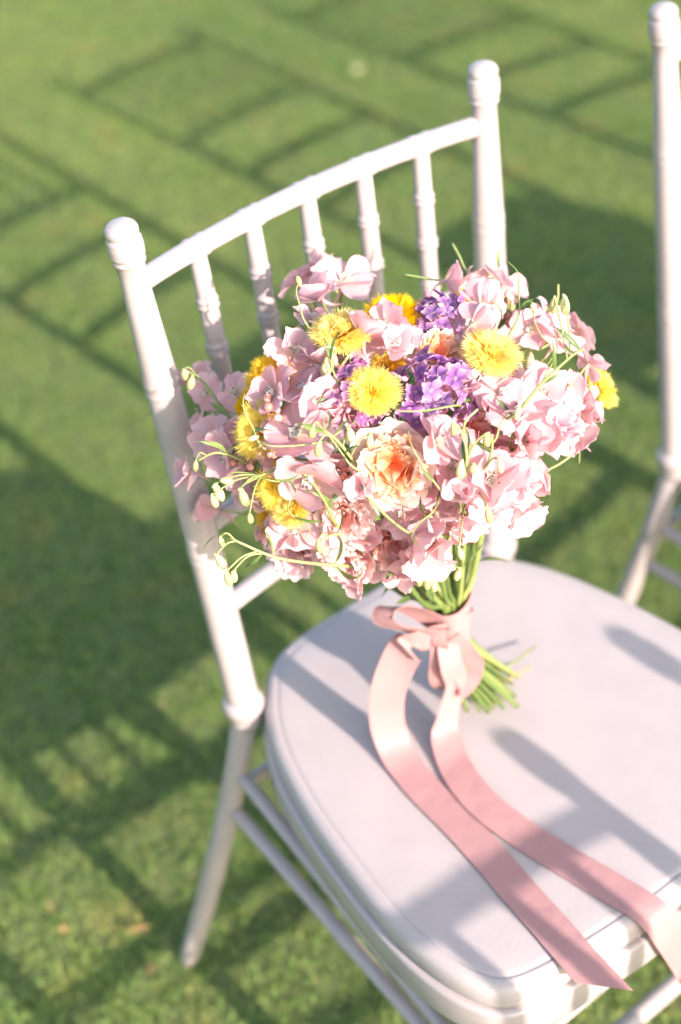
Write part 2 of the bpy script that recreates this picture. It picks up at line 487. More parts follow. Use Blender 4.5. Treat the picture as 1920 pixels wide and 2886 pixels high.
def make_chair():
    root = empty('spindle_back_chair')
    W = M['white_paint']
    for s in (-1, 1):
        zs = sorted(set(list(np.linspace(0.425, 0.60, 12)) + list(np.linspace(0.60, 0.63, 22)) + list(np.linspace(0.63, 0.77, 10)) + list(np.linspace(0.77, 0.80, 22)) +
                        list(np.linspace(0.80, 0.893, 8)) + list(np.linspace(0.894, 0.9291, 46))))
        MB().tube([post_axis(s, z) for z in zs], [post_radius(z) for z in zs], 28).build('back_post', W, root)
        # collar where the post meets the seat
        c = post_axis(s, 0.43)
        prof = [(.0125, .404), (.0150, .409), (.0165, .416), (.0168, .421), (.0182, .4235), (.0196, .428), (.0199, .432), (.0192, .436), (.0172, .4385), (.0157, .4400), (.0150, .4405)]
        MB().tube([Vector((c.x, c.y + (z - .43) * .06, z)) for r, z in prof], [r for r, z in prof], 28, cap=True).build('collar', W, root)
        ts = list(np.linspace(0, 1, 26))
        MB().tube([leg_axis(s, t) for t in ts], [interp(t, [0, .1, .75, .98, 1], [.0125, .0125, .0118, .0108, .0098]) for t in ts], 22).build('back_leg', W, root)
        fl = [Vector((s * 0.186 - .012, -0.352, .40)), Vector((s * 0.189 - .012, -0.356, .27)), Vector((s * 0.193 - .012, -0.364, .12)), Vector((s * 0.197 - .012, -0.372, 0.0))]
        fl = catmull(fl, 6)
        MB().tube(fl, [interp(i / 18, [0, .15, .18, .21, .9, 1], [.0150, .0138, .0152, .0138, .0112, .0105]) for i in range(19)], 22).build('front_leg', W, root)
        for z0, z1, t0 in ((.340, .297, .19), (.288, .262, .314)):
            a = leg_axis(s, t0); bq = Vector((s * 0.19 - .012, -.358, z1))
            MB().tube([a.lerp(bq, t) for t in np.linspace(0, 1, 21)], [interp(t, [0, .1, .46, .47, .48, .49, .5, .51, .52, .53, .54, .9, 1], [.0065, .007, .0078, .0088, .0078, .0078, .0088, .0078, .0078, .0088, .0078, .007, .0065]) for t in np.linspace(0, 1, 21)], 16).build('stretcher', W, root)
    # bowed rails between the posts
    def rail_pt(z, u, bow):
        a, b2 = post_axis(-1, z), post_axis(1, z)
        p = a.lerp(b2, u); p.y += bow * (1 - (2 * u - 1) ** 2)
        return p
    SP = [0.178 + 0.1612 * k for k in range(5)]
    for key, r, bow in (('top', .0088, .020), ('mid', .0086, .020), ('low', .0086, .018), ('base', .0088, .015)):
        us = np.linspace(0.03, 0.97, 145)
        def rr(u):
            if key != 'top': return r
            e = min(abs(u - q) for q in SP)
            return r + 0.0011 * (math.exp(-((e - 0.020) / .006) ** 2)) + .0004 * (e < .02)
        nm = {'top': 'top_rail', 'mid': 'middle_rail', 'low': 'lower_rail', 'base': 'lower_rail'}[key]
        MB().tube([rail_pt(RAILS[key], u, bow) for u in us], [rr(u) for u in us], 20).build(nm, W, root)
    sme = None
    for u in SP:
        a, c = rail_pt(RAILS['mid'], u, .020), rail_pt(RAILS['top'], u, .020)
        mbs = MB(); n = 90; rad = []
        for i in range(n + 1):
            z = (i / n)
            q = .0084 - .0010 * abs(z - .5) * 2
            for k in (.13, .165, .40, .435, .67, .705):
                q += .0020 * math.exp(-((z - k) / .0105) ** 2)
            rad.append(q)
        mbs.tube([a.lerp(c, i / n) for i in range(n + 1)], rad, 18).build('spindle', W, root)
    # stretchers between the front legs and between the back legs
    a, bq = Vector((-0.19 - .012, -.362, .295)), Vector((0.19 - .012, -.362, .295))
    for dz in (0, -.108):
        MB().tube([Vector((lerp(a.x, bq.x, t), a.y, a.z + dz)) for t in np.linspace(0, 1, 13)], .0092, 16).build('stretcher', W, root)
    a, bq = leg_axis(-1, .27), leg_axis(1, .27)
    MB().tube([a.lerp(bq, t) for t in np.linspace(0, 1, 13)], .0072, 16).build('stretcher', W, root)
    # seat frame: moulded ring, open below, tucked in under the cushion
    rows = [ring_at(.030, .392), ring_at(.030, .374), ring_at(.003, .374), ring_at(.0005, .3748), ring_at(-.0020, .3775), ring_at(-.0028, .3800), ring_at(-.0030, .4060), ring_at(-.0026, .4085), ring_at(-.0012, .4102), ring_at(.0010, .4110), ring_at(.006, .4114), ring_at(.03, .4116)]
    f = MB(); f.grid(rows, True); 
    n = len(rows[0]); f.f.append(tuple((len(rows) - 1) * n + j for j in range(n)))
    f.build('seat_frame', W, root)
    # padded cushion with a stitched seam
    rows = [ring_at(.0080, .4118), ring_at(.0040, .4122), ring_at(.0022, .4138), ring_at(.0012, .4165), ring_at(.0010, .4215), ring_at(.0012, .4265), ring_at(.0022, .4305), ring_at(.0045, .4340), ring_at(.0075, .4358), ring_at(.0110, .4366),
            ring_at(.0126, .4367), ring_at(.0134, .4360), ring_at(.0142, .4367), ring_at(.019, .4373)]
    last = seat_loop(.019); cen = Vector((-.007, -.19, 0))
    for k in (.93, .85, .74, .6, .45, .3, .15, .03):
        rows.append([Vector((cen.x + (p.x - cen.x) * k, cen.y + (p.y - cen.y) * k, .4374 + .0012 * (1 - k * k))) for p in last])
    c = MB(); c.grid(rows, True); c.f.append(tuple((len(rows) - 1) * n + j for j in range(n)))
    cu = c.build('seat_cushion', M['leatherette'], root)
    st = MB()
    L = [Vector((p.x, p.y, .4362)) for p in seat_loop(.0134)]
    st.tube(L + [L[0]], .00035, 5, cap=False)
    st.build('seam', M['seam'], cu)
    return root

def copy_tree(o, parent=None):
    c = o.copy(); COL.objects.link(c); c.parent = parent
    for ch in list(o.children): copy_tree(ch, c)
    return c

chair = make_chair()
GR = 'white spindle back chairs set out in rows on the lawn'
tag(chair, 'glossy white spindle back chair whose cushioned seat carries the bouquet', 'chair', GR)
OTHERS = [((0.5533, -0.0013), 0.1623, 'white spindle back chair at the right edge, cut off by the frame'),
          ((1.1393, 0.0422), 0.0734, 'white spindle back chair out of frame, second to the right of the bouquet chair'),
          ((1.7057, -0.0261), -0.125, 'white spindle back chair out of frame, third to the right of the bouquet chair'),
          ((-0.168, -1.366), 0.0, 'white spindle back chair of the row in front, shading the bouquet seat'),
          ((0.362, -1.340), 0.03, 'white spindle back chair of the row in front, further to the right')]
for (x, y), rz, lab in OTHERS:
    c = copy_tree(chair)
    c.location = (x, y, 0); c.rotation_euler = (0, 0, rz)
    tag(c, lab)

ROSES = [
    (-0.131, -0.205, 0.803, -0.55, -0.67, 0.49, 0.0379, 'peach'),
    (-0.156, -0.177, 0.754, -0.75, -0.61, 0.25, 0.0277, 'blush'),
    (-0.156, -0.171, 0.705, -0.80, -0.60, -0.04, 0.0273, 'blush'),
    (-0.169, -0.121, 0.687, -0.92, -0.39, -0.10, 0.0274, 'pale'),
    (-0.126, -0.194, 0.719, -0.65, -0.75, 0.11, 0.0277, 'coral'),
    (0.004, -0.237, 0.795, 0.13, -0.85, 0.50, 0.0337, 'pink'),
    (-0.060, -0.246, 0.773, -0.22, -0.91, 0.34, 0.0400, 'pink'),
    (-0.045, -0.161, 0.840, -0.16, -0.51, 0.85, 0.0291, 'peach'),
    (-0.122, -0.091, 0.815, -0.61, -0.24, 0.76, 0.0194, 'peach'),
    (-0.055, -0.210, 0.798, -0.24, -0.78, 0.58, 0.0264, 'coral'),
    (-0.089, -0.204, 0.741, -0.48, -0.83, 0.29, 0.0225, 'pale'),
    (-0.173, -0.073, 0.730, -0.94, -0.20, 0.27, 0.0184, 'pale'),
]
FLORETS = [
    (-0.040, 0.012, 0.823, -0.15, 0.45, 0.88, 0.0182),
    (-0.032, -0.004, 0.832, -0.12, 0.31, 0.94, 0.0194),
    (-0.038, -0.044, 0.846, -0.14, 0.08, 0.99, 0.0202),
    (-0.066, -0.050, 0.844, -0.29, 0.03, 0.96, 0.0186),
    (-0.089, -0.070, 0.846, -0.39, -0.05, 0.92, 0.0156),
    (-0.093, -0.135, 0.862, -0.33, -0.29, 0.90, 0.0193),
    (-0.073, -0.135, 0.862, -0.24, -0.30, 0.92, 0.0188),
    (-0.078, -0.149, 0.854, -0.28, -0.39, 0.87, 0.0181),
    (-0.096, -0.118, 0.846, -0.41, -0.28, 0.87, 0.0158),
    (-0.126, -0.094, 0.845, -0.54, -0.12, 0.83, 0.0184),
    (-0.121, -0.123, 0.845, -0.51, -0.27, 0.82, 0.0188),
    (-0.157, -0.108, 0.831, -0.69, -0.17, 0.70, 0.0188),
    (-0.146, -0.130, 0.839, -0.62, -0.27, 0.74, 0.0180),
    (-0.146, -0.146, 0.837, -0.61, -0.35, 0.71, 0.0169),
    (-0.167, -0.148, 0.821, -0.72, -0.36, 0.59, 0.0240),
    (-0.171, -0.124, 0.794, -0.80, -0.31, 0.51, 0.0177),
    (-0.173, -0.165, 0.796, -0.77, -0.46, 0.44, 0.0240),
    (-0.128, -0.155, 0.821, -0.57, -0.46, 0.68, 0.0155),
    (-0.142, -0.158, 0.828, -0.61, -0.43, 0.67, 0.0148),
    (-0.155, -0.053, 0.803, -0.76, 0.01, 0.65, 0.0157),
    (-0.144, 0.020, 0.769, -0.75, 0.48, 0.46, 0.0160),
    (-0.153, -0.009, 0.780, -0.80, 0.23, 0.56, 0.0143),
    (-0.184, -0.057, 0.778, -0.91, 0.05, 0.42, 0.0170),
    (-0.171, -0.024, 0.766, -0.89, 0.17, 0.43, 0.0128),
    (-0.189, -0.083, 0.778, -0.91, -0.08, 0.40, 0.0174),
    (-0.199, -0.043, 0.746, -0.96, 0.28, 0.09, 0.0154),
    (-0.188, -0.093, 0.768, -0.92, -0.16, 0.35, 0.0142),
    (-0.168, -0.023, 0.678, -0.99, 0.11, -0.09, 0.0176),
    (-0.191, -0.111, 0.753, -0.94, -0.24, 0.24, 0.0110),
    (-0.176, -0.147, 0.739, -0.87, -0.46, 0.17, 0.0167),
    (-0.151, -0.198, 0.793, -0.66, -0.63, 0.42, 0.0141),
    (-0.102, -0.221, 0.817, -0.39, -0.73, 0.57, 0.0188),
    (-0.081, -0.253, 0.791, -0.27, -0.89, 0.37, 0.0256),
    (-0.107, -0.249, 0.787, -0.40, -0.86, 0.33, 0.0146),
    (-0.108, -0.247, 0.771, -0.42, -0.87, 0.25, 0.0135),
    (-0.135, -0.231, 0.757, -0.58, -0.80, 0.16, 0.0210),
    (-0.120, -0.236, 0.749, -0.51, -0.85, 0.13, 0.0192),
    (-0.123, -0.227, 0.727, -0.56, -0.83, 0.01, 0.0158),
    (-0.038, -0.237, 0.817, -0.05, -0.81, 0.58, 0.0241),
    (-0.005, -0.223, 0.812, 0.08, -0.78, 0.62, 0.0183),
    (-0.039, -0.218, 0.826, -0.07, -0.73, 0.68, 0.0180),
    (0.010, -0.147, 0.846, 0.15, -0.40, 0.90, 0.0175),
    (-0.015, -0.165, 0.850, 0.04, -0.47, 0.88, 0.0159),
    (0.064, -0.115, 0.827, 0.44, -0.25, 0.86, 0.0184),
    (0.020, -0.097, 0.843, 0.16, -0.20, 0.97, 0.0147),
    (0.048, -0.093, 0.834, 0.32, -0.16, 0.93, 0.0150),
    (0.061, -0.164, 0.818, 0.43, -0.50, 0.76, 0.0167),
    (0.035, -0.175, 0.826, 0.27, -0.56, 0.78, 0.0144),
    (0.048, -0.192, 0.820, 0.41, -0.60, 0.69, 0.0183),
    (0.097, -0.164, 0.792, 0.69, -0.46, 0.56, 0.0178),
    (0.061, -0.210, 0.799, 0.52, -0.67, 0.52, 0.0145),
    (0.038, -0.224, 0.775, 0.26, -0.85, 0.46, 0.0170),
    (-0.093, -0.215, 0.770, -0.44, -0.81, 0.39, 0.0157),
    (-0.041, -0.244, 0.797, -0.09, -0.87, 0.48, 0.0218),
    (-0.022, -0.246, 0.760, -0.06, -0.95, 0.31, 0.0159),
    (-0.130, -0.179, 0.695, -0.70, -0.71, -0.02, 0.0151),
    (-0.155, -0.155, 0.798, -0.71, -0.47, 0.52, 0.0162),
    (-0.178, -0.105, 0.722, -0.94, -0.31, 0.14, 0.0152),
    (-0.059, -0.199, 0.829, -0.20, -0.66, 0.72, 0.0143),
    (-0.006, -0.197, 0.821, 0.04, -0.68, 0.73, 0.0140),
    (0.030, -0.230, 0.760, 0.19, -0.90, 0.38, 0.0157),
    (-0.043, -0.240, 0.737, -0.20, -0.96, 0.21, 0.0193),
    (-0.171, -0.166, 0.724, -0.84, -0.54, 0.03, 0.0141),
    (-0.145, -0.176, 0.689, -0.75, -0.64, -0.15, 0.0131),
    (-0.179, -0.114, 0.706, -0.94, -0.33, -0.00, 0.0132),
    (-0.107, -0.215, 0.778, -0.48, -0.78, 0.40, 0.0162),
    (-0.091, -0.223, 0.791, -0.38, -0.80, 0.47, 0.0167),
    (-0.123, -0.205, 0.753, -0.59, -0.76, 0.27, 0.0157),
    (-0.081, -0.231, 0.742, -0.38, -0.90, 0.21, 0.0171),
    (-0.100, -0.212, 0.746, -0.50, -0.83, 0.27, 0.0159),
    (-0.143, -0.182, 0.730, -0.72, -0.68, 0.15, 0.0147),
    (-0.153, -0.158, 0.759, -0.76, -0.55, 0.34, 0.0159),
    (-0.067, -0.224, 0.796, -0.26, -0.81, 0.52, 0.0155),
    (-0.167, -0.144, 0.759, -0.82, -0.47, 0.32, 0.0147),
    (-0.177, -0.099, 0.751, -0.91, -0.26, 0.32, 0.0144),
    (-0.169, -0.076, 0.784, -0.84, -0.13, 0.52, 0.0130),
    (-0.020, -0.243, 0.789, -0.00, -0.89, 0.46, 0.0164),
    (0.031, -0.219, 0.798, 0.26, -0.78, 0.57, 0.0149),
    (-0.121, -0.205, 0.710, -0.61, -0.79, 0.01, 0.0142),
    (-0.102, -0.233, 0.747, -0.46, -0.87, 0.18, 0.0125),
    (-0.182, -0.139, 0.731, -0.91, -0.41, 0.10, 0.0155),
    (-0.112, -0.224, 0.715, -0.53, -0.85, -0.02, 0.0140),
    (-0.125, -0.201, 0.698, -0.64, -0.77, -0.09, 0.0130),
    (-0.080, -0.242, 0.762, -0.33, -0.90, 0.27, 0.0144),
]
THISTLES = [
    (-0.118, -0.174, 0.849, -0.45, -0.47, 0.76, 0.0201),
    (-0.023, -0.196, 0.848, 0.04, -0.59, 0.80, 0.0237),
    (0.099, -0.194, 0.755, 0.66, -0.67, 0.33, 0.0206),
    (-0.046, -0.112, 0.855, -0.15, -0.24, 0.96, 0.0232),
    (-0.101, -0.121, 0.870, -0.35, -0.18, 0.92, 0.0249),
    (-0.147, -0.089, 0.838, -0.64, -0.07, 0.77, 0.0241),
    (-0.181, -0.114, 0.814, -0.81, -0.18, 0.56, 0.0225),
    (-0.183, -0.142, 0.777, -0.86, -0.38, 0.35, 0.0226),
    (-0.186, -0.152, 0.768, -0.87, -0.41, 0.27, 0.0169),
    (-0.159, -0.074, 0.804, -0.77, -0.09, 0.63, 0.0149),
    (-0.076, -0.140, 0.833, -0.34, -0.44, 0.83, 0.0140),
    (0.022, -0.115, 0.834, 0.13, -0.34, 0.93, 0.0113),
    (-0.181, -0.117, 0.732, -0.93, -0.34, 0.17, 0.0150),
]
LILACS = [
    (-0.074, -0.191, 0.838, -0.26, -0.60, 0.75, 0.0309, 0),
    (-0.020, -0.139, 0.849, -0.02, -0.38, 0.92, 0.0283, 1),
    (-0.126, -0.154, 0.842, -0.52, -0.40, 0.76, 0.0265, 2),
]
BERRIES = [
    (-0.167, -0.120, 0.825, -0.73, -0.22, 0.64, 0.0125),
    (-0.169, -0.125, 0.813, -0.76, -0.27, 0.59, 0.0112),
    (-0.184, -0.115, 0.791, -0.86, -0.23, 0.46, 0.0126),
    (-0.175, -0.134, 0.796, -0.81, -0.34, 0.49, 0.0106),
    (0.049, -0.145, 0.828, 0.33, -0.43, 0.84, 0.0133),
    (-0.184, -0.097, 0.778, -0.89, -0.17, 0.42, 0.0090),
    (-0.149, -0.172, 0.789, -0.69, -0.56, 0.46, 0.0081),
    (-0.114, -0.140, 0.843, -0.48, -0.36, 0.80, 0.0093),
    (-0.077, -0.206, 0.817, -0.30, -0.71, 0.64, 0.0087),
]
SPRAYS = [
    ([(-0.129, -0.177, 0.688), (-0.177, -0.173, 0.720), (-0.210, -0.166, 0.742), (-0.227, -0.149, 0.755), (-0.232, -0.141, 0.759)],
     [(-0.238, -0.138, 0.758), (-0.245, -0.144, 0.747), (-0.246, -0.153, 0.737), (-0.242, -0.155, 0.738)]),
    ([(-0.150, -0.170, 0.727), (-0.165, -0.175, 0.758), (-0.173, -0.178, 0.782), (-0.178, -0.164, 0.800), (-0.190, -0.151, 0.804), (-0.216, -0.143, 0.800)],
     [(-0.232, -0.134, 0.798), (-0.237, -0.135, 0.793), (-0.220, -0.147, 0.794), (-0.223, -0.157, 0.782)]),
    ([(-0.079, -0.184, 0.653), (-0.087, -0.216, 0.726), (-0.103, -0.245, 0.781), (-0.098, -0.247, 0.814), (-0.094, -0.241, 0.839), (-0.082, -0.242, 0.847)],
     [(-0.100, -0.237, 0.838), (-0.086, -0.255, 0.831), (-0.109, -0.253, 0.816), (-0.102, -0.258, 0.816)]),
    ([(-0.040, -0.200, 0.777), (-0.051, -0.248, 0.831), (-0.028, -0.250, 0.846), (0.004, -0.249, 0.854), (0.011, -0.252, 0.856)],
     [(0.015, -0.229, 0.882), (0.009, -0.224, 0.882)]),
    ([(0.014, -0.162, 0.774), (0.046, -0.160, 0.798), (0.069, -0.160, 0.815), (0.080, -0.158, 0.825), (0.086, -0.153, 0.834)],
     [(0.076, -0.158, 0.822), (0.081, -0.165, 0.819), (0.070, -0.158, 0.818), (0.043, -0.166, 0.790)]),
    ([(-0.113, -0.179, 0.744), (-0.143, -0.184, 0.796), (-0.155, -0.182, 0.821), (-0.163, -0.179, 0.835), (-0.168, -0.171, 0.839)],
     [(-0.171, -0.170, 0.838), (-0.173, -0.178, 0.828), (-0.152, -0.188, 0.834), (-0.143, -0.198, 0.830)]),
    ([(-0.115, -0.135, 0.786), (-0.136, -0.153, 0.833), (-0.131, -0.141, 0.848), (-0.124, -0.138, 0.856)],
     [(-0.122, -0.137, 0.858), (-0.130, -0.136, 0.854)]),
    ([(-0.144, -0.081, 0.740), (-0.160, -0.080, 0.777), (-0.168, -0.060, 0.791), (-0.163, -0.022, 0.801), (-0.170, -0.008, 0.810)],
     [(-0.171, -0.009, 0.807), (-0.170, -0.015, 0.802), (-0.167, -0.040, 0.780)]),
    ([(-0.081, -0.175, 0.644), (-0.095, -0.195, 0.678), (-0.104, -0.201, 0.697), (-0.120, -0.213, 0.706)],
     [(-0.122, -0.218, 0.699), (-0.118, -0.222, 0.698), (-0.098, -0.234, 0.701), (-0.115, -0.226, 0.696)]),
    ([(-0.167, -0.101, 0.751), (-0.188, -0.102, 0.783), (-0.204, -0.094, 0.795), (-0.217, -0.087, 0.791)],
     [(-0.220, -0.088, 0.789)]),
    ([(0.034, -0.091, 0.780), (0.057, -0.087, 0.800), (0.081, -0.078, 0.810), (0.095, -0.081, 0.817)],
     [(0.086, -0.082, 0.810), (0.087, -0.101, 0.792)]),
    ([(-0.087, -0.216, 0.726), (-0.088, -0.242, 0.779), (-0.084, -0.256, 0.815), (-0.082, -0.256, 0.833)],
     [(-0.087, -0.269, 0.816), (-0.108, -0.279, 0.791), (-0.135, -0.279, 0.772)]),
    ([(-0.055, -0.038, 0.768), (-0.050, -0.011, 0.782), (-0.046, 0.003, 0.799), (-0.039, 0.015, 0.816)],
     [(-0.055, -0.001, 0.789), (-0.038, 0.003, 0.804)]),
    ([(-0.125, -0.167, 0.684), (-0.154, -0.176, 0.733), (-0.169, -0.181, 0.749), (-0.181, -0.180, 0.749)],
     [(-0.183, -0.181, 0.747)]),
]
TENDRILS = [
    (-0.156, -0.178, 0.831, 0.53, -0.48, 0.70),
    (-0.142, -0.153, 0.855, 0.29, 0.10, 0.95),
    (-0.132, -0.147, 0.862, 0.01, 0.32, 0.95),
    (-0.091, -0.235, 0.822, 0.29, 0.10, 0.95),
    (-0.068, -0.243, 0.818, 0.41, -0.06, 0.91),
    (-0.076, -0.245, 0.812, 0.01, 0.32, 0.95),
    (-0.118, -0.235, 0.799, -0.36, 0.34, 0.87),
    (-0.125, -0.219, 0.821, 0.59, -0.37, 0.71),
    (-0.016, -0.234, 0.829, 0.56, -0.27, 0.78),
    (-0.031, -0.241, 0.824, 0.08, 0.27, 0.96),
    (-0.193, -0.142, 0.793, -0.74, 0.43, 0.52),
    (-0.195, -0.130, 0.797, -1.00, -0.00, -0.04),
    (-0.187, -0.128, 0.815, -0.28, 0.42, 0.86),
    (-0.101, -0.250, 0.767, -0.17, -0.92, -0.35),
    (0.013, -0.183, 0.855, 0.35, 0.04, 0.93),
    (-0.178, -0.024, 0.780, -0.78, -0.48, -0.41),
    (-0.116, -0.096, 0.871, -0.16, 0.33, 0.93),
    (-0.109, -0.246, 0.765, -0.72, -0.55, -0.42),
    (-0.126, -0.236, 0.777, -0.99, -0.14, -0.06),
    (-0.152, -0.171, 0.840, 0.23, -0.97, -0.08),
    (-0.158, -0.191, 0.816, -0.40, 0.44, 0.81),
    (0.077, -0.164, 0.825, 0.41, -0.06, 0.91),
    (0.014, -0.213, 0.838, -0.28, 0.42, 0.86),
    (-0.202, -0.120, 0.777, -0.98, 0.14, 0.11),
    (-0.189, -0.164, 0.771, 0.11, -0.98, -0.16),
    (-0.056, -0.240, 0.826, 0.56, -0.74, 0.36),
    (-0.093, -0.218, 0.841, -0.97, 0.14, 0.20),
    (-0.139, -0.197, 0.832, -0.80, -0.48, -0.37),
    (-0.169, -0.166, 0.823, -0.96, 0.19, 0.19),
    (-0.177, -0.181, 0.790, -0.36, -0.84, -0.41),
]

# ------------------------------------------------------------------ bouquet
HEAD = Vector((-0.044, -0.111, 0.742))
BIND = Vector((-0.035, -0.147, 0.560))
FOOT = Vector((-0.004, -0.160, 0.4445))
bouquet = empty('bouquet', FOOT)
tag(bouquet, 'round bouquet of pink, peach, yellow and purple flowers tied with ribbon', 'bouquet')
BT = Matrix.Translation(-FOOT)

def part(name, me, mw, parent=None):
    """a part placed with a world matrix under the bouquet; sub-parts get a matrix local to their part"""
    if parent is None:
        o = bpy.data.objects.new(name, me); o.matrix_local = BT @ mw; o.parent = bouquet
    else:
        o = bpy.data.objects.new(name, me); o.matrix_local = mw; o.parent = parent
    COL.objects.link(o)
    return o

def petal(L, Wd, prof, th0, th1, cup, ruf, seed, nu=7, nv=7, rip=3.0, notch=0.0, tipcurl=0.0):
    """a petal growing along +X from the origin, bending up from th0 to th1, cupped and ruffled"""
    r = random.Random(seed)
    rows = []; grads = []
    x = z = 0.0
    ph = [r.uniform(0, 6.28) for _ in range(4)]
    sk = r.uniform(-.12, .12)
    for i in range(nv):
        v = i / (nv - 1)
        th = th0 + (th1 - th0) * v + tipcurl * max(0, v - .7) / .3
        if i:
            x += math.cos(th) * L / (nv - 1); z += math.sin(th) * L / (nv - 1)
        w = Wd * prof(v)
        row = []
        for j in range(nu):
            u = -1 + 2 * j / (nu - 1)
            e = cup * u * u * w + ruf * L * v * v * (math.sin(rip * u + ph[0]) * .6 + math.sin(rip * 2.1 * u + ph[1] + 2 * v) * .4)
            back = -(notch * (1 - abs(u)) ** 2 + 0.22 * u * u) * L * (v ** 3) + .05 * L * v * v * math.sin(rip * 1.7 * u + ph[2])
            px = x + math.cos(th) * back - math.sin(th) * e
            pz = z + math.sin(th) * back + math.cos(th) * e
            row.append(Vector((px, u * w + sk * L * v * v, pz)))
        rows.append(row); grads.append(v)
    return rows, grads

def prof_round(v): return max(0.10, math.sin(math.pi * min(1, (0.10 + 0.83 * v))) ** 0.55) * (0.35 + 0.65 * min(1, v * 1.6)) if v < 1 else .55
def prof_sepal(v): return (0.16 + 0.95 * math.sin(math.pi * min(1, v * .86 + .02)) ** 0.9) * (1 if v < .97 else .8)
def prof_strap(v): return 0.5 + 0.5 * math.sin(math.pi * v * .8)

def petal_mesh(name, mat, *a, **k):
    rows, g = petal(*a, **k)
    return MB().grid(rows, False, g).mesh(name, mat)

# ---- garden roses and peonies
def rose_meshes(mo, mc, mi=None, rf=1.0):
    S = {}
    S['outer'] = [petal_mesh('petal', mo, 1.02, .60, prof_round, .05, 1.25, .22, .05 * rf, 10 + k, nu=9, nv=9, rip=3.2, tipcurl=-.5, notch=.05 * (k % 3)) for k in range(6)]
    S['cup'] = [petal_mesh('petal', mo, .95, .50, prof_round, .35, 1.55, .32, .05 * rf, 30 + k, nu=9, nv=8, rip=3.8, tipcurl=-.2, notch=.06 * (k % 2)) for k in range(6)]
    S['inner'] = [petal_mesh('petal', mi or mc, .86, .38, prof_round, .60, 1.35, .30, .07 * rf, 50 + k, nu=8, nv=8, rip=4.4, tipcurl=-.7) for k in range(6)]
    S['core'] = [petal_mesh('petal', mc, .66, .25, prof_round, .85, 1.35, .30, .11, 70 + k, nu=9, nv=8, rip=5.0, tipcurl=-1.3) for k in range(6)]
    return S
ROSE = {'peach': rose_meshes(M['peach_outer'], M['peach_core'], M['peach_outer'], .45), 'pink': rose_meshes(M['pink_outer'], M['pink_core']),
        'blush': rose_meshes(M['blush_outer'], M['blush_core']), 'pale': rose_meshes(M['pink_outer'], M['pink_outer']),
        'coral': rose_meshes(M['blush_outer'], M['coral_core'])}
COUNT = {'peach': (7, 9, 11, 28), 'pink': (8, 10, 12, 22), 'blush': (7, 8, 10, 16), 'pale': (6, 6, 7, 8), 'coral': (6, 7, 9, 14)}
NAMES = {'peach': 'peach_rose', 'pink': 'pink_peony', 'blush': 'blush_rose', 'pale': 'pale_rose', 'coral': 'coral_rose'}

def make_rose(x, y, z, nx, ny, nz, R, kind, seed):
    r = random.Random(seed)
    n = Vector((nx, ny, nz)) + Vector((r.uniform(-.15, .15), r.uniform(-.15, .15), r.uniform(-.05, .15)))
    n.normalize()
    c = Vector((x, y, z)) - n * R * .25
    root = bpy.data.objects.new(NAMES[kind], None)
    root.empty_display_size = .01
    root.matrix_local = BT @ frame(c, n, r.uniform(0, 6.28), R)
    root.parent = bouquet; COL.objects.link(root)
    S = ROSE[kind]; k1, k2, k3, k4 = COUNT[kind]
    for grp, num, r0, z0, sc in (('outer', k1, .08, -.42, 1.0), ('cup', k2, .06, -.34, .95), ('inner', k3, .12, -.22, .95)):
        for i in range(num):
            a = 2 * math.pi * (i + r.uniform(-.18, .18)) / num + (.5 if grp == 'cup' else 0)
            mw = Matrix.Rotation(a, 4, 'Z') @ Matrix.Translation((r0, 0, z0)) @ Matrix.Rotation(r.uniform(-.16, .16), 4, 'Y') @ Matrix.Rotation(r.uniform(-.15, .15), 4, 'X') @ Matrix.Scale(sc * r.uniform(.88, 1.08), 4)
            part('petal', r.choice(S[grp]), mw, root)
    for i in range(k4):
        q = math.sqrt((i + .3) / k4) * (.36 if kind == 'peach' else .46); a = i * 2.4
        mw = Matrix.Rotation(a, 4, 'Z') @ Matrix.Translation((q - .12, 0, -.24 + .10 * r.random())) @ Matrix.Rotation(r.uniform(-.8, .8), 4, 'Z') @ Matrix.Scale(r.uniform(.85, 1.15), 4)
        part('petal', r.choice(S['core']), mw, root)
    return root, n
for i, e in enumerate(ROSES): make_rose(*e, seed=100 + i)

# ---- delphinium florets: five soft sepals, a pale tuft with dark stamens, a spur behind
SEPAL = [petal_mesh('petal', M['delphinium'], r_.uniform(.92, 1.12), r_.uniform(.42, .58), prof_sepal, r_.uniform(-.1, .4), r_.uniform(-.7, .9), r_.uniform(-.1, .5), r_.uniform(.03, .11), 200 + k,
                    nu=7, nv=8, rip=2.6, notch=r_.choice((0, 0, .08)), tipcurl=r_.uniform(-1.2, .8)) for k, r_ in ((k, random.Random(900 + k)) for k in range(16))]
def tuft_mesh(seed):
    r = random.Random(seed); mb = MB()
    for k in range(4):                      # small inner petals
        rows, g = petal(.34, .13, prof_sepal, .7, 1.2, .2, .1, seed + k, nu=4, nv=4)
        R_ = Matrix.Rotation(k * math.pi / 2 + .4, 4, 'Z')
        mb.grid([[R_ @ q for q in row] for row in rows], False, [.7 + .3 * v for v in g])
    for k in range(9):                      # dark anthers on short stalks
        a = r.uniform(0, 6.28); q = r.uniform(.04, .20); h = r.uniform(.18, .34)
        p = Vector((math.cos(a) * q, math.sin(a) * q, h))
        mb.tube([p * .3, p], .010, 4, [.8, .8]); s = .026
        mb.add([p + Vector(d) * s for d in ((1, 0, 0), (-1, 0, 0), (0, 1, 0), (0, -1, 0), (0, 0, 1), (0, 0, -1))],
               [(0, 2, 4), (2, 1, 4), (1, 3, 4), (3, 0, 4), (2, 0, 5), (1, 2, 5), (3, 1, 5), (0, 3, 5)], [.2] * 6)
    return mb.mesh('stamen_tuft', M['stamen'])
TUFT = [tuft_mesh(s) for s in (1, 20, 40)]
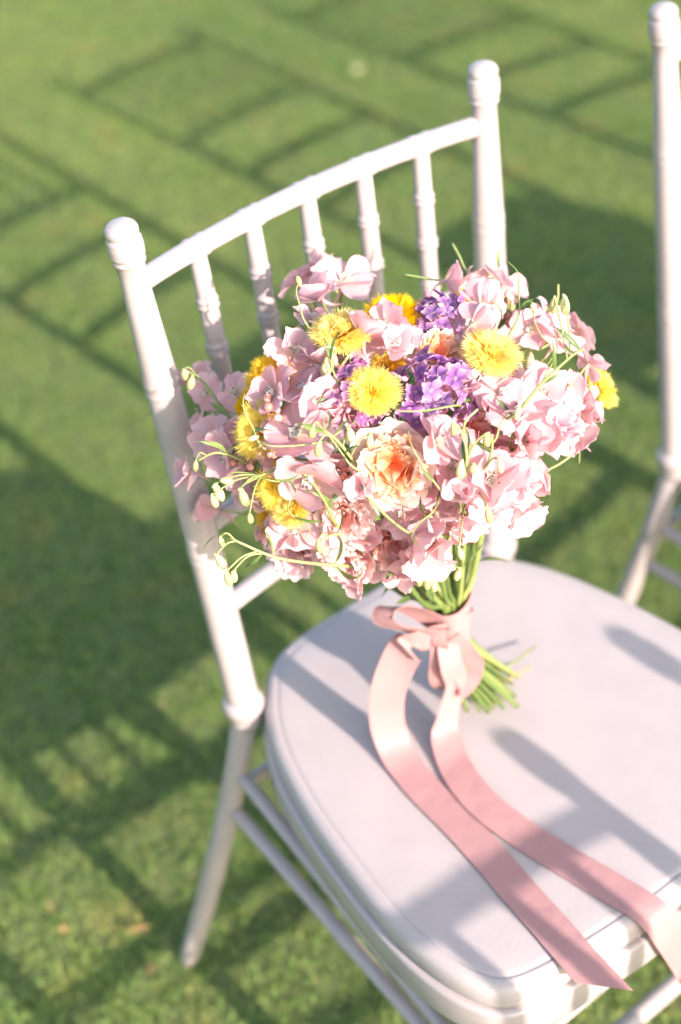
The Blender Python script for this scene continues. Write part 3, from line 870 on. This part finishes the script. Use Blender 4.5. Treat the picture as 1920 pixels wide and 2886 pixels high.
def spur_mesh():
    pts = catmull([(0, 0, .02), (.10, 0, -.18), (.30, 0, -.42), (.62, 0, -.60)], 4)
    return MB().tube(pts, [interp(i / 12, [0, .3, 1], [.10, .075, .02]) for i in range(13)], 7, [.6] * 13).mesh('spur', M['delphinium'])
SPUR = spur_mesh()
STALK = MB().tube(catmull([(0, 0, -.05), (.05, .03, -.5), (.0, .10, -1.1), (-.1, .1, -1.8)], 4), .045, 6).mesh('stalk', M['spray'])

def make_floret(x, y, z, nx, ny, nz, R, seed, bell=None):
    r = random.Random(seed)
    n = Vector((nx, ny, nz)) + Vector((r.gauss(0, .55), r.gauss(0, .55), r.gauss(0, .5)))
    n.normalize()
    root = bpy.data.objects.new('delphinium_floret', None)
    root.empty_display_size = .01
    root.matrix_local = BT @ frame(Vector((x, y, z)), n, r.uniform(0, 6.28), R * 1.22)
    root.parent = bouquet; COL.objects.link(root)
    close = r.choice((-.25, 0, .1, .25, .45, .7, 1.0)) if bell is None else bell
    for i in range(5):
        a = 2 * math.pi * (i + r.uniform(-.12, .12)) / 5
        mw = Matrix.Rotation(a, 4, 'Z') @ Matrix.Translation((.05, 0, 0)) @ Matrix.Rotation(-close + r.uniform(-.2, .2), 4, 'Y') @ Matrix.Rotation(r.uniform(-.25, .25), 4, 'X') @ Matrix.Scale(r.uniform(.9, 1.08), 4)
        part('petal', r.choice(SEPAL), mw, root)
    part('stamen_tuft', r.choice(TUFT), Matrix.Rotation(r.uniform(0, 6), 4, 'Z'), root)
    part('spur', SPUR, Matrix.Identity(4), root)
    part('stalk', STALK, Matrix.Rotation(r.uniform(0, 6), 4, 'Z'), root)
for i, e in enumerate(FLORETS): make_floret(*e, seed=400 + i)

# ---- yellow thistle-like heads: hundreds of fringed florets over a scaly green bulb
def thistle_mesh(seed, mat):
    r = random.Random(seed); mb = MB()
    def strip(a, el, L, w, teeth, bend):
        d = Vector((math.cos(a) * math.cos(el), math.sin(a) * math.cos(el), math.sin(el)))
        s = Vector((-math.sin(a), math.cos(a), 0)); up = s.cross(d) * -1
        tw = r.uniform(-.8, .8); s2 = s * math.cos(tw) + up * math.sin(tw)
        b0 = Vector((math.cos(a), math.sin(a), 0)) * .12 * r.random() + Vector((0, 0, .02))
        rows = []
        for v, ww in ((0, .3), (.35, .45), (.68, 1.0)):
            c = b0 + d * L * v + up * bend * v * v
            rows.append([c - s2 * w * ww, c + s2 * w * ww])
        mb.grid(rows, False, [0, .35, .7])
        c = b0 + d * L * .68 + up * bend * .46
        for k in range(teeth):
            o0 = -1 + 2 * k / teeth; o1 = -1 + 2 * (k + 1) / teeth; om = (o0 + o1) / 2
            tip = c + d * L * r.uniform(.16, .30) + s2 * w * om * 1.5 + up * bend * .5
            mb.add([c + s2 * w * o0, c + s2 * w * o1, tip], [(0, 1, 2)], [.7, .7, 1])
    for i in range(66):
        a = i * 2.399 + r.uniform(-.1, .1)
        strip(a, r.uniform(-.06, .22), r.uniform(.90, 1.08), .17, 6, r.uniform(-.05, .10))
    for i in range(84):
        a = i * 2.399; strip(a, r.uniform(.18, .55), r.uniform(.66, .86), .13, 5, r.uniform(0, .1))
    for i in range(150):
        a = i * 2.399; strip(a, r.uniform(.5, 1.5), r.uniform(.36, .50), .048, 3, r.uniform(-.06, .04))
    return mb.mesh('fringed_florets', mat, smooth=False)
def involucre_mesh():
    mb = MB()
    prof = [(.05, -.62), (.20, -.58), (.31, -.46), (.33, -.32), (.28, -.16), (.20, -.02), (.16, .06)]
    mb.grid([[Vector((math.cos(2 * math.pi * k / 16) * q, math.sin(2 * math.pi * k / 16) * q, z)) for k in range(16)] for q, z in prof], True, cap0=True, cap1=True)
    for row, (q, z) in enumerate(prof[1:6]):   # overlapping scales
        for k in range(9):
            a = 2 * math.pi * (k + .5 * (row % 2)) / 9
            c = Vector((math.cos(a) * q, math.sin(a) * q, z)); o = Vector((math.cos(a), math.sin(a), 0)); s = Vector((-math.sin(a), math.cos(a), 0))
            mb.add([c + s * .10 + o * .02, c - s * .10 + o * .02, c + o * .065 + Vector((0, 0, .06)), c + Vector((0, 0, .17)) + o * .015], [(0, 2, 1), (0, 3, 2), (1, 2, 3)])
    return mb.mesh('involucre', M['involucre'])
TH = [thistle_mesh(s, M['yellow']) for s in (1, 2, 3)]
THD = [thistle_mesh(s, M['yellow_deep']) for s in (4, 5)]
INV = involucre_mesh()
for i, (x, y, z, nx, ny, nz, R) in enumerate(THISTLES):
    r = random.Random(600 + i)
    n = Vector((nx, ny, nz)) + Vector((r.gauss(0, .15), r.gauss(0, .15), .25)); n.normalize()
    root = bpy.data.objects.new('yellow_thistle', None); root.empty_display_size = .01
    root.matrix_local = BT @ frame(Vector((x, y, z)) - n * R * .35, n, r.uniform(0, 6), R * 1.02); root.parent = bouquet; COL.objects.link(root)
    part('fringed_florets', r.choice(THD if i in (3, 5, 9, 10, 12) else TH), Matrix.Identity(4), root)['kind'] = 'stuff'
    part('involucre', INV, Matrix.Identity(4), root)

# ---- lilac clusters: four-petalled florets over a dome, darker buds round the rim
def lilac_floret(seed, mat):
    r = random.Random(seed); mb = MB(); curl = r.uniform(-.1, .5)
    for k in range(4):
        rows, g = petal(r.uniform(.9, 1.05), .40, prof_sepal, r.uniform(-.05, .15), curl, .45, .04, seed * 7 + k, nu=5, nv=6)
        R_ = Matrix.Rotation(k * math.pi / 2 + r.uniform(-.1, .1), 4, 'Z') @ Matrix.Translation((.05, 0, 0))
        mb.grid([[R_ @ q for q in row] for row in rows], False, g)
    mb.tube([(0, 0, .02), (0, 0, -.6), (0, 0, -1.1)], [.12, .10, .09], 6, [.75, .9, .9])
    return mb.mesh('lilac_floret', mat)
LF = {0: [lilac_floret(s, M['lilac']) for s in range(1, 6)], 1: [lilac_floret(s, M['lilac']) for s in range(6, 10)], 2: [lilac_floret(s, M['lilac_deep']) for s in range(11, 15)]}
def bud_mesh(name, mat, k=1.0):
    prof = [(0.02, -.55), (.18, -.45), (.30, -.15), (.34, .15), (.26, .42), (.10, .58), (.01, .62)]
    mb = MB(); mb.grid([[Vector((math.cos(2 * math.pi * j / 8) * q * k, math.sin(2 * math.pi * j / 8) * q * k, z)) for j in range(8)] for q, z in prof], True, cap0=True, cap1=True)
    return mb.mesh(name, mat)
LBUD = bud_mesh('lilac_bud', M['lilac_bud'])
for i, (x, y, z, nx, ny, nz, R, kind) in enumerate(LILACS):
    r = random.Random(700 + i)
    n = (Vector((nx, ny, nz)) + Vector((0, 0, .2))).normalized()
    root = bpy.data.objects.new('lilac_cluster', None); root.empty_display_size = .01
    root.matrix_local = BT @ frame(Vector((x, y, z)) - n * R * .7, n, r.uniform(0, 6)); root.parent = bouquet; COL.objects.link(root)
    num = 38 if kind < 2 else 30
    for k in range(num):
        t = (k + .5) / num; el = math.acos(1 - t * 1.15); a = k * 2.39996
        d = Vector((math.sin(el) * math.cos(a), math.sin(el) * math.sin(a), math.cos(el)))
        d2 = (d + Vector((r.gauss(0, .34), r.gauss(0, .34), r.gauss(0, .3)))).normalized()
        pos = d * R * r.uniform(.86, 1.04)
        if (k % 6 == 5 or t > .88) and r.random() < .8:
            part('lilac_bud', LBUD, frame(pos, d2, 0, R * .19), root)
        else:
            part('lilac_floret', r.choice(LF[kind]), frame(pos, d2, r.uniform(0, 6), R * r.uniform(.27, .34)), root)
    for k in range(16):
        a = r.uniform(0, 6.28); el = r.uniform(1.2, 1.75)
        d = Vector((math.sin(el) * math.cos(a), math.sin(el) * math.sin(a), math.cos(el)))
        part('lilac_bud', LBUD, frame(d * R * r.uniform(.9, 1.1), d, 0, R * r.uniform(.14, .2)), root)
    MB().tube([(0, 0, .5 * R), (0, 0, -1.5 * R)], R * .5, 8).build('flower_axis', M['lilac_bud'], root)

# ---- pink berries
def sphere_mesh(name, mat, n=10):
    mb = MB(); mb.grid([[Vector((math.cos(2 * math.pi * j / n) * math.sin(a), math.sin(2 * math.pi * j / n) * math.sin(a), math.cos(a))) for j in range(n)] for a in np.linspace(.05, math.pi - .05, 8)], True, cap0=True, cap1=True)
    return mb.mesh(name, mat)
BER = sphere_mesh('berry', M['berry'])
for i, (x, y, z, nx, ny, nz, R) in enumerate(BERRIES):
    r = random.Random(800 + i); n = Vector((nx, ny, nz))
    root = bpy.data.objects.new('berry_sprig', None); root.empty_display_size = .01
    root.matrix_local = BT @ Matrix.Translation((x, y, z)); root.parent = bouquet; COL.objects.link(root)
    mb = MB()
    for k in range(8):
        q = Vector((r.gauss(0, .55), r.gauss(0, .55), r.gauss(0, .55))) * R
        mb.tube(catmull([-n * R * 2.2, -n * R * .8 + q * .3, q], 3), .0006, 5)
        part('berry', BER, Matrix.Translation(q) @ Matrix.Scale(R * r.uniform(.22, .30), 4), root)
    mb.build('stalk', M['stem'], root)

# ---- trailing sprays of pale green buds
GBUD = bud_mesh('bud', M['bud'], .85)
def leaf_mesh(L, w, bend, seed):
    rows, g = petal(L, w, lambda v: max(.03, math.sin(math.pi * (0.06 + .94 * v)) ** .8), .2, bend, .35, .03, seed, nu=4, nv=9)
    return MB().grid(rows, False, g).mesh('leaf', M['leaf'])
LEAF = [leaf_mesh(.035, .0022, -.9, 1), leaf_mesh(.030, .0018, 1.4, 2), leaf_mesh(.042, .0026, -1.6, 3), leaf_mesh(.025, .0030, .5, 4)]
for i, (path, buds) in enumerate(SPRAYS):
    r = random.Random(1000 + i)
    root = bpy.data.objects.new('bud_spray', None); root.empty_display_size = .01
    o0 = Vector(path[0]); root.matrix_local = BT @ Matrix.Translation(o0); root.parent = bouquet; COL.objects.link(root)
    pts = [Vector(p) - o0 for p in path]
    base = (BIND - o0) * .35
    P = catmull([base * 1.0] + pts, 8)
    mb = MB(); nP = len(P)
    mb.tube(P, [lerp(.0016, .0008, k / nP) for k in range(nP)], 7)
    for bp in buds:
        q = Vector(bp) - o0
        near = min(P[nP // 2:], key=lambda s: (s - q).length)
        k0 = max(0, P.index(near) - 4)
        st = P[k0]
        mid = (st + q) / 2 + Vector((0, 0, .007))
        down = Vector((r.uniform(-.3, .3), r.uniform(-.3, .3), -1)).normalized()
        L = r.uniform(.0075, .0145)
        mb.tube(catmull([st, mid, q - down * L * .5], 5), .00065, 6)
        part('bud', GBUD, frame(q + down * L * .1, down, r.uniform(0, 6), L), root)
        part('bud', GBUD, frame(q - down * L * .4, (down + Vector((r.uniform(-.8, .8), r.uniform(-.8, .8), .3))), 0, L * .45), root)
    mb.build('stalk', M['spray'], root)
    for k in range(4):
        s = P[int(nP * r.uniform(.35, .95))]
        d = Vector((r.gauss(0, 1), r.gauss(0, 1), r.gauss(0, 1)))
        part('leaf', r.choice(LEAF), frame(s, d, r.uniform(0, 6), r.uniform(.6, 1.0)), root)

# ---- thin curling stalks and leaves that cross the blooms
for i, (x, y, z, dx, dy, dz) in enumerate(TENDRILS[::2]):
    r = random.Random(1700 + i)
    d = Vector((dx, dy, dz)); o = Vector((x, y, z)); s = d.cross(Vector((0, 0, 1))).normalized() * r.choice((-1, 1))
    L = r.uniform(.022, .040)
    q = catmull([-d * L * .9 - (o - HEAD) * .35, -d * L * .3, d * L * .35 + s * .002, d * L * .8 + s * L * .22, d * L * .95 + s * L * .55], 6)
    t = part('tendril', MB().tube(q, [lerp(.0009, .0003, k / len(q)) for k in range(len(q))], 6).mesh('tendril', M['spray']), Matrix.Translation(o))
    ax_ = (d + Vector((r.gauss(0, .3), r.gauss(0, .3), r.gauss(0, .3)))).normalized()
    if i % 3 != 2:
        m3 = Matrix.Translation(q[9]) @ Vector((1, 0, 0)).rotation_difference(ax_).to_matrix().to_4x4() @ Matrix.Rotation(r.uniform(0, 6), 4, 'X') @ Matrix.Scale(r.uniform(.5, .85), 4)
        part('leaf', LEAF[i % 4], m3, t)
    else:
        part('bud', GBUD, frame(q[-1], ax_, 0, r.uniform(.007, .010)), t)

# ---- narrow leaves round the neck
for i in range(26):
    r = random.Random(1800 + i)
    a = r.uniform(0, 6.28); q = r.uniform(.018, .05)
    p = BIND.lerp(HEAD, r.uniform(.25, .62)) + Vector((math.cos(a) * q, math.sin(a) * q, 0))
    part('leaf', LEAF[i % 4], frame(p, Vector((math.cos(a), math.sin(a), r.uniform(-.6, .8))), r.uniform(0, 6), r.uniform(.6, 1.0)), None)

# ---- leaves inside the head
for i in range(150):
    r = random.Random(1500 + i)
    d = Vector((r.gauss(0, 1), r.gauss(0, 1), r.gauss(0, 1))).normalized()
    p = HEAD + Vector((d.x * .10, d.y * .075, d.z * .085)) * r.uniform(.35, 1.0)
    part('leaf', r.choice(LEAF), frame(p, d + Vector((r.gauss(0, .6), r.gauss(0, .6), r.gauss(0, .6))), r.uniform(0, 6), r.uniform(.8, 1.5)), None)

# ---- stems gathered through the ribbon and fanned out on the seat
for i in range(34):
    r = random.Random(2000 + i)
    a = i * 2.4; q = math.sqrt((i + .5) / 34)
    bpt = BIND + Vector((math.cos(a) * q * .0145, math.sin(a) * q * .0145, 0))
    hd = Vector((math.cos(a), math.sin(a), 0))
    top = HEAD + Vector((hd.x * .095 * q, hd.y * .07 * q, -.03 + .02 * r.random()))
    tw = a + 1.1
    fq = q * .030 * r.uniform(.8, 1.2)
    ft = Vector((FOOT.x + .004 + math.cos(tw) * fq, FOOT.y + math.sin(tw) * fq * .8, FOOT.z + r.uniform(.0, .012)))
    kk = r.uniform(.0016, .0031)
    ft.z = max(ft.z, .4405 + kk)
    path = catmull([top, BIND.lerp(top, .35) + hd * .008 * q + Vector((0, 0, -.012)), bpt + Vector((0, 0, .02)), bpt - Vector((0, 0, .02)), ft], 6)
    part('stem', MB().tube(path, kk, 8).mesh('stem', M['stem']), Matrix.Identity(4))
for a, d in ((FOOT + Vector((.02, -.002, .010)), Vector((.037, .004, -.008))), (FOOT + Vector((.022, .004, .018)), Vector((.055, .012, -.014)))):
    part('stem', MB().tube([BIND - Vector((0, 0, .02)), a, a + d], [.0014, .0013, .001], 7).mesh('stem', M['orange_twig'] if d.x < .04 else M['spray']), Matrix.Identity(4))

# ---- satin ribbon
def ribbon(pts, wdir, width, n=10, across=5, end_cut=0.0, crown=0.0):
    """pts: centre line, wdir: a width direction for each point"""
    C = catmull(pts, n); Wd = catmull(wdir, n)
    rows = []; N_ = len(C)
    for i, (c, w) in enumerate(zip(C, Wd)):
        t = (C[min(i + 1, N_ - 1)] - C[max(i - 1, 0)]).normalized()
        w = (w - t * w.dot(t)).normalized(); nn = w.cross(t)
        row = []
        for j in range(across):
            u = -1 + 2 * j / (across - 1)
            ww = width(i / (N_ - 1)) if callable(width) else width
            cut = end_cut * u * max(0, i / (N_ - 1) - .9) * 10
            row.append(c + w * (u * ww / 2) + nn * crown * (1 - u * u) * ww + t * cut)
        rows.append(row)
    mb = MB(); mb.grid(rows)
    off = [[p + (rows[min(i + 1, N_ - 1)][j] - rows[max(i - 1, 0)][j]).normalized().cross(rows[i][-1] - rows[i][0]).normalized() * .00035 for j, p in enumerate(row)] for i, row in enumerate(rows)]
    mb.grid([list(reversed(q)) for q in off])
    for e in (0, -1):
        mb.tube([row[e] for row in rows], .00042, 5)
    return mb

rib = bpy.data.objects.new('ribbon', None); rib.matrix_local = BT @ Matrix.Translation(BIND); rib.parent = bouquet; rib.empty_display_size = .01
COL.objects.link(rib)
tag(rib, 'pale pink satin ribbon with long trailing tails')
BI = Matrix.Translation(-BIND)
def rpart(name, mb):
    mb.v = [tuple(Vector(p) - BIND) for p in mb.v]
    return mb.build(name, M['ribbon'], rib)
ax = (HEAD - FOOT).normalized()
def wrap_band(z0, tilt, rad, h, ph):
    C = []; Wd = []
    for k in range(25):
        a = ph + 2 * math.pi * k / 24 * 1.04
        rr = rad + .0006 * math.sin(3 * a + ph) + .0012 * k / 24
        p = BIND + Vector((math.cos(a) * rr, math.sin(a) * rr, z0 + tilt * math.cos(a - .6)))
        C.append(p); Wd.append(Vector((.06 * math.cos(a), .06 * math.sin(a), 1)))
    return ribbon(C, Wd, h, n=2, across=7, crown=-.02)
rpart('wrap', wrap_band(.009, .007, .0185, .030, 2.0))
rpart('wrap', wrap_band(-.009, -.009, .0180, .030, 4.4))
# towards the viewer's left front of the binding sits the knot
KN = BIND + Vector((-.018, -.0125, -.004))
mb = MB()
rows = []
for k in range(9):
    t = k / 8; a = -1.3 + 2.6 * t
    rows.append([KN + Vector((-.011, -.008, 0)) * math.cos(a) * .62 + Vector((.006, -.0085, 0)) * (u * .62) + Vector((0, 0, .0115)) * math.sin(a) + Vector((0, 0, .0012 * math.sin(u * 7))) for u in np.linspace(-1, 1, 7)])
mb.grid(rows); rpart('knot', mb)
Z0 = .4396
# left tail: leaves the knot, arches out to the left, drops to the seat and runs forward over its edge
pts = [KN, KN + Vector((-.022, .004, .006)), (-.086, -.148, .550), (-.101, -.144, .517), (-.104, -.141, .480), (-.103, -.145, .453), (-.107, -.163, .4425), (-.113, -.200, .4405), (-.116, -.240, Z0 + .0006), (-.121, -.284, Z0 + .0004),
       (-.127, -.323, Z0), (-.133, -.368, Z0), (-.138, -.402, Z0 - .0004), (-.1405, -.432, Z0 - .003)]
wd = [(.1, -.2, 1), (.3, -.35, 1), (.55, -.5, .6), (.8, -.6, .2), (.9, -.5, 0), (1, -.35, 0), (1, -.25, .02), (1, -.15, .02), (1, -.12, 0), (1, -.13, 0), (1, -.13, 0), (1, -.12, 0), (1, -.1, 0), (1, -.08, 0)]
rpart('tail', ribbon(pts, wd, .030, n=9, across=6, end_cut=.015, crown=.006))
# right tail: hangs straight down, crosses over and hangs off the front of the seat
pts = [KN + Vector((.002, -.004, -.008)), KN + Vector((.000, -.010, -.028)), (-.045, -.166, .500), (-.052, -.164, .472), (-.060, -.166, .451), (-.072, -.186, .4432), (-.083, -.215, .4425), (-.088, -.250, .4420), (-.085, -.290, Z0 + .0008), (-.079, -.330, Z0 + .0004),
       (-.071, -.375, Z0), (-.066, -.402, Z0 - .0008), (-.063, -.4150, .4335), (-.058, -.4205, .420), (-.050, -.423, .400), (-.034, -.4235, .362), (-.010, -.427, .30)]
wd = [(1, -.25, 0), (1, -.15, 0), (1, -.1, .05), (1, -.1, .05), (1, -.05, 0), (1, 0, 0), (1, 0, 0), (1, .1, 0), (1, .18, 0), (1, .18, 0), (1, .15, 0), (1, .1, 0), (1, .05, .1), (1, .02, .3), (1, 0, .4), (1, -.05, .4), (1, -.1, .4)]
rpart('tail', ribbon(pts, wd, lambda t: lerp(.019, .029, min(1, t * 2.6)), n=9, across=6, end_cut=.01, crown=.01))
# bow loops
pts = [KN + Vector((.002, -.002, .000)), KN + Vector((-.012, .000, .010)), KN + Vector((-.028, .006, .021)), KN + Vector((-.041, .013, .029)), KN + Vector((-.046, .019, .036)), KN + Vector((-.040, .022, .041)), KN + Vector((-.026, .018, .036)), KN + Vector((-.010, .010, .022)), KN + Vector((.002, .004, .006))]
wd = [(.2, -.5, .8), (.3, -.7, .7), (.35, -.9, .5), (.4, -1, .35), (.4, -1, .3), (.4, -1, .3), (.35, -.9, .5), (.3, -.7, .7), (.2, -.5, .8)]
rpart('loop', ribbon(pts, wd, .021, n=9, across=7, crown=.05))
pts = [KN + Vector((.004, -.004, -.006)), KN + Vector((.014, -.010, -.022)), KN + Vector((.022, -.010, -.042)), KN + Vector((.020, -.006, -.060)), KN + Vector((.008, -.002, -.068)), KN + Vector((-.002, .000, -.052)), KN + Vector((-.002, -.002, -.026)), KN + Vector((.0, -.002, -.006))]
wd = [(1, -.6, 0), (1, -.8, .2), (.9, -.9, .4), (.8, -1, .2), (.8, -1, 0), (.9, -.8, 0), (1, -.6, 0), (1, -.6, 0)]
rpart('loop', ribbon(pts, wd, .022, n=9, across=7, crown=.04))

# ------------------------------------------------------------------ bits lying on the lawn
def fallen(name, loc, L, w, rz, mat, label, cat, seed):
    rows, g = petal(L, w, lambda v: max(.04, math.sin(math.pi * (0.05 + .95 * v)) ** .7), .1, .5, .3, .08, seed, nu=5, nv=7)
    mb = MB(); mb.grid(rows, False, g)
    o = mb.build(name, mat, None, Matrix.Translation((loc[0], loc[1], loc[2])) @ Matrix.Rotation(rz, 4, 'Z'))
    tag(o, label, cat)
fallen('dry_leaf', (-.235, .154, .008), .028, .004, 2.9, M['dry_leaf'], 'long brown dry leaf on the grass left of the chair leg', 'leaf', 1)
fallen('dry_leaf', (-.271, .102, .008), .014, .004, .6, M['dry_leaf'], 'short brown dry leaf on the grass below the longer one', 'leaf', 2)
fallen('dry_leaf', (-.311, .212, .008), .012, .004, 1.5, M['dry_leaf'], 'small orange dry leaf in the shade at lower left', 'leaf', 3)
fallen('fallen_petal', (1.367, 1.712, .008), .024, .012, .4, M['bud'], 'pale petal lying on the far lawn behind the backrest', 'petal', 4)
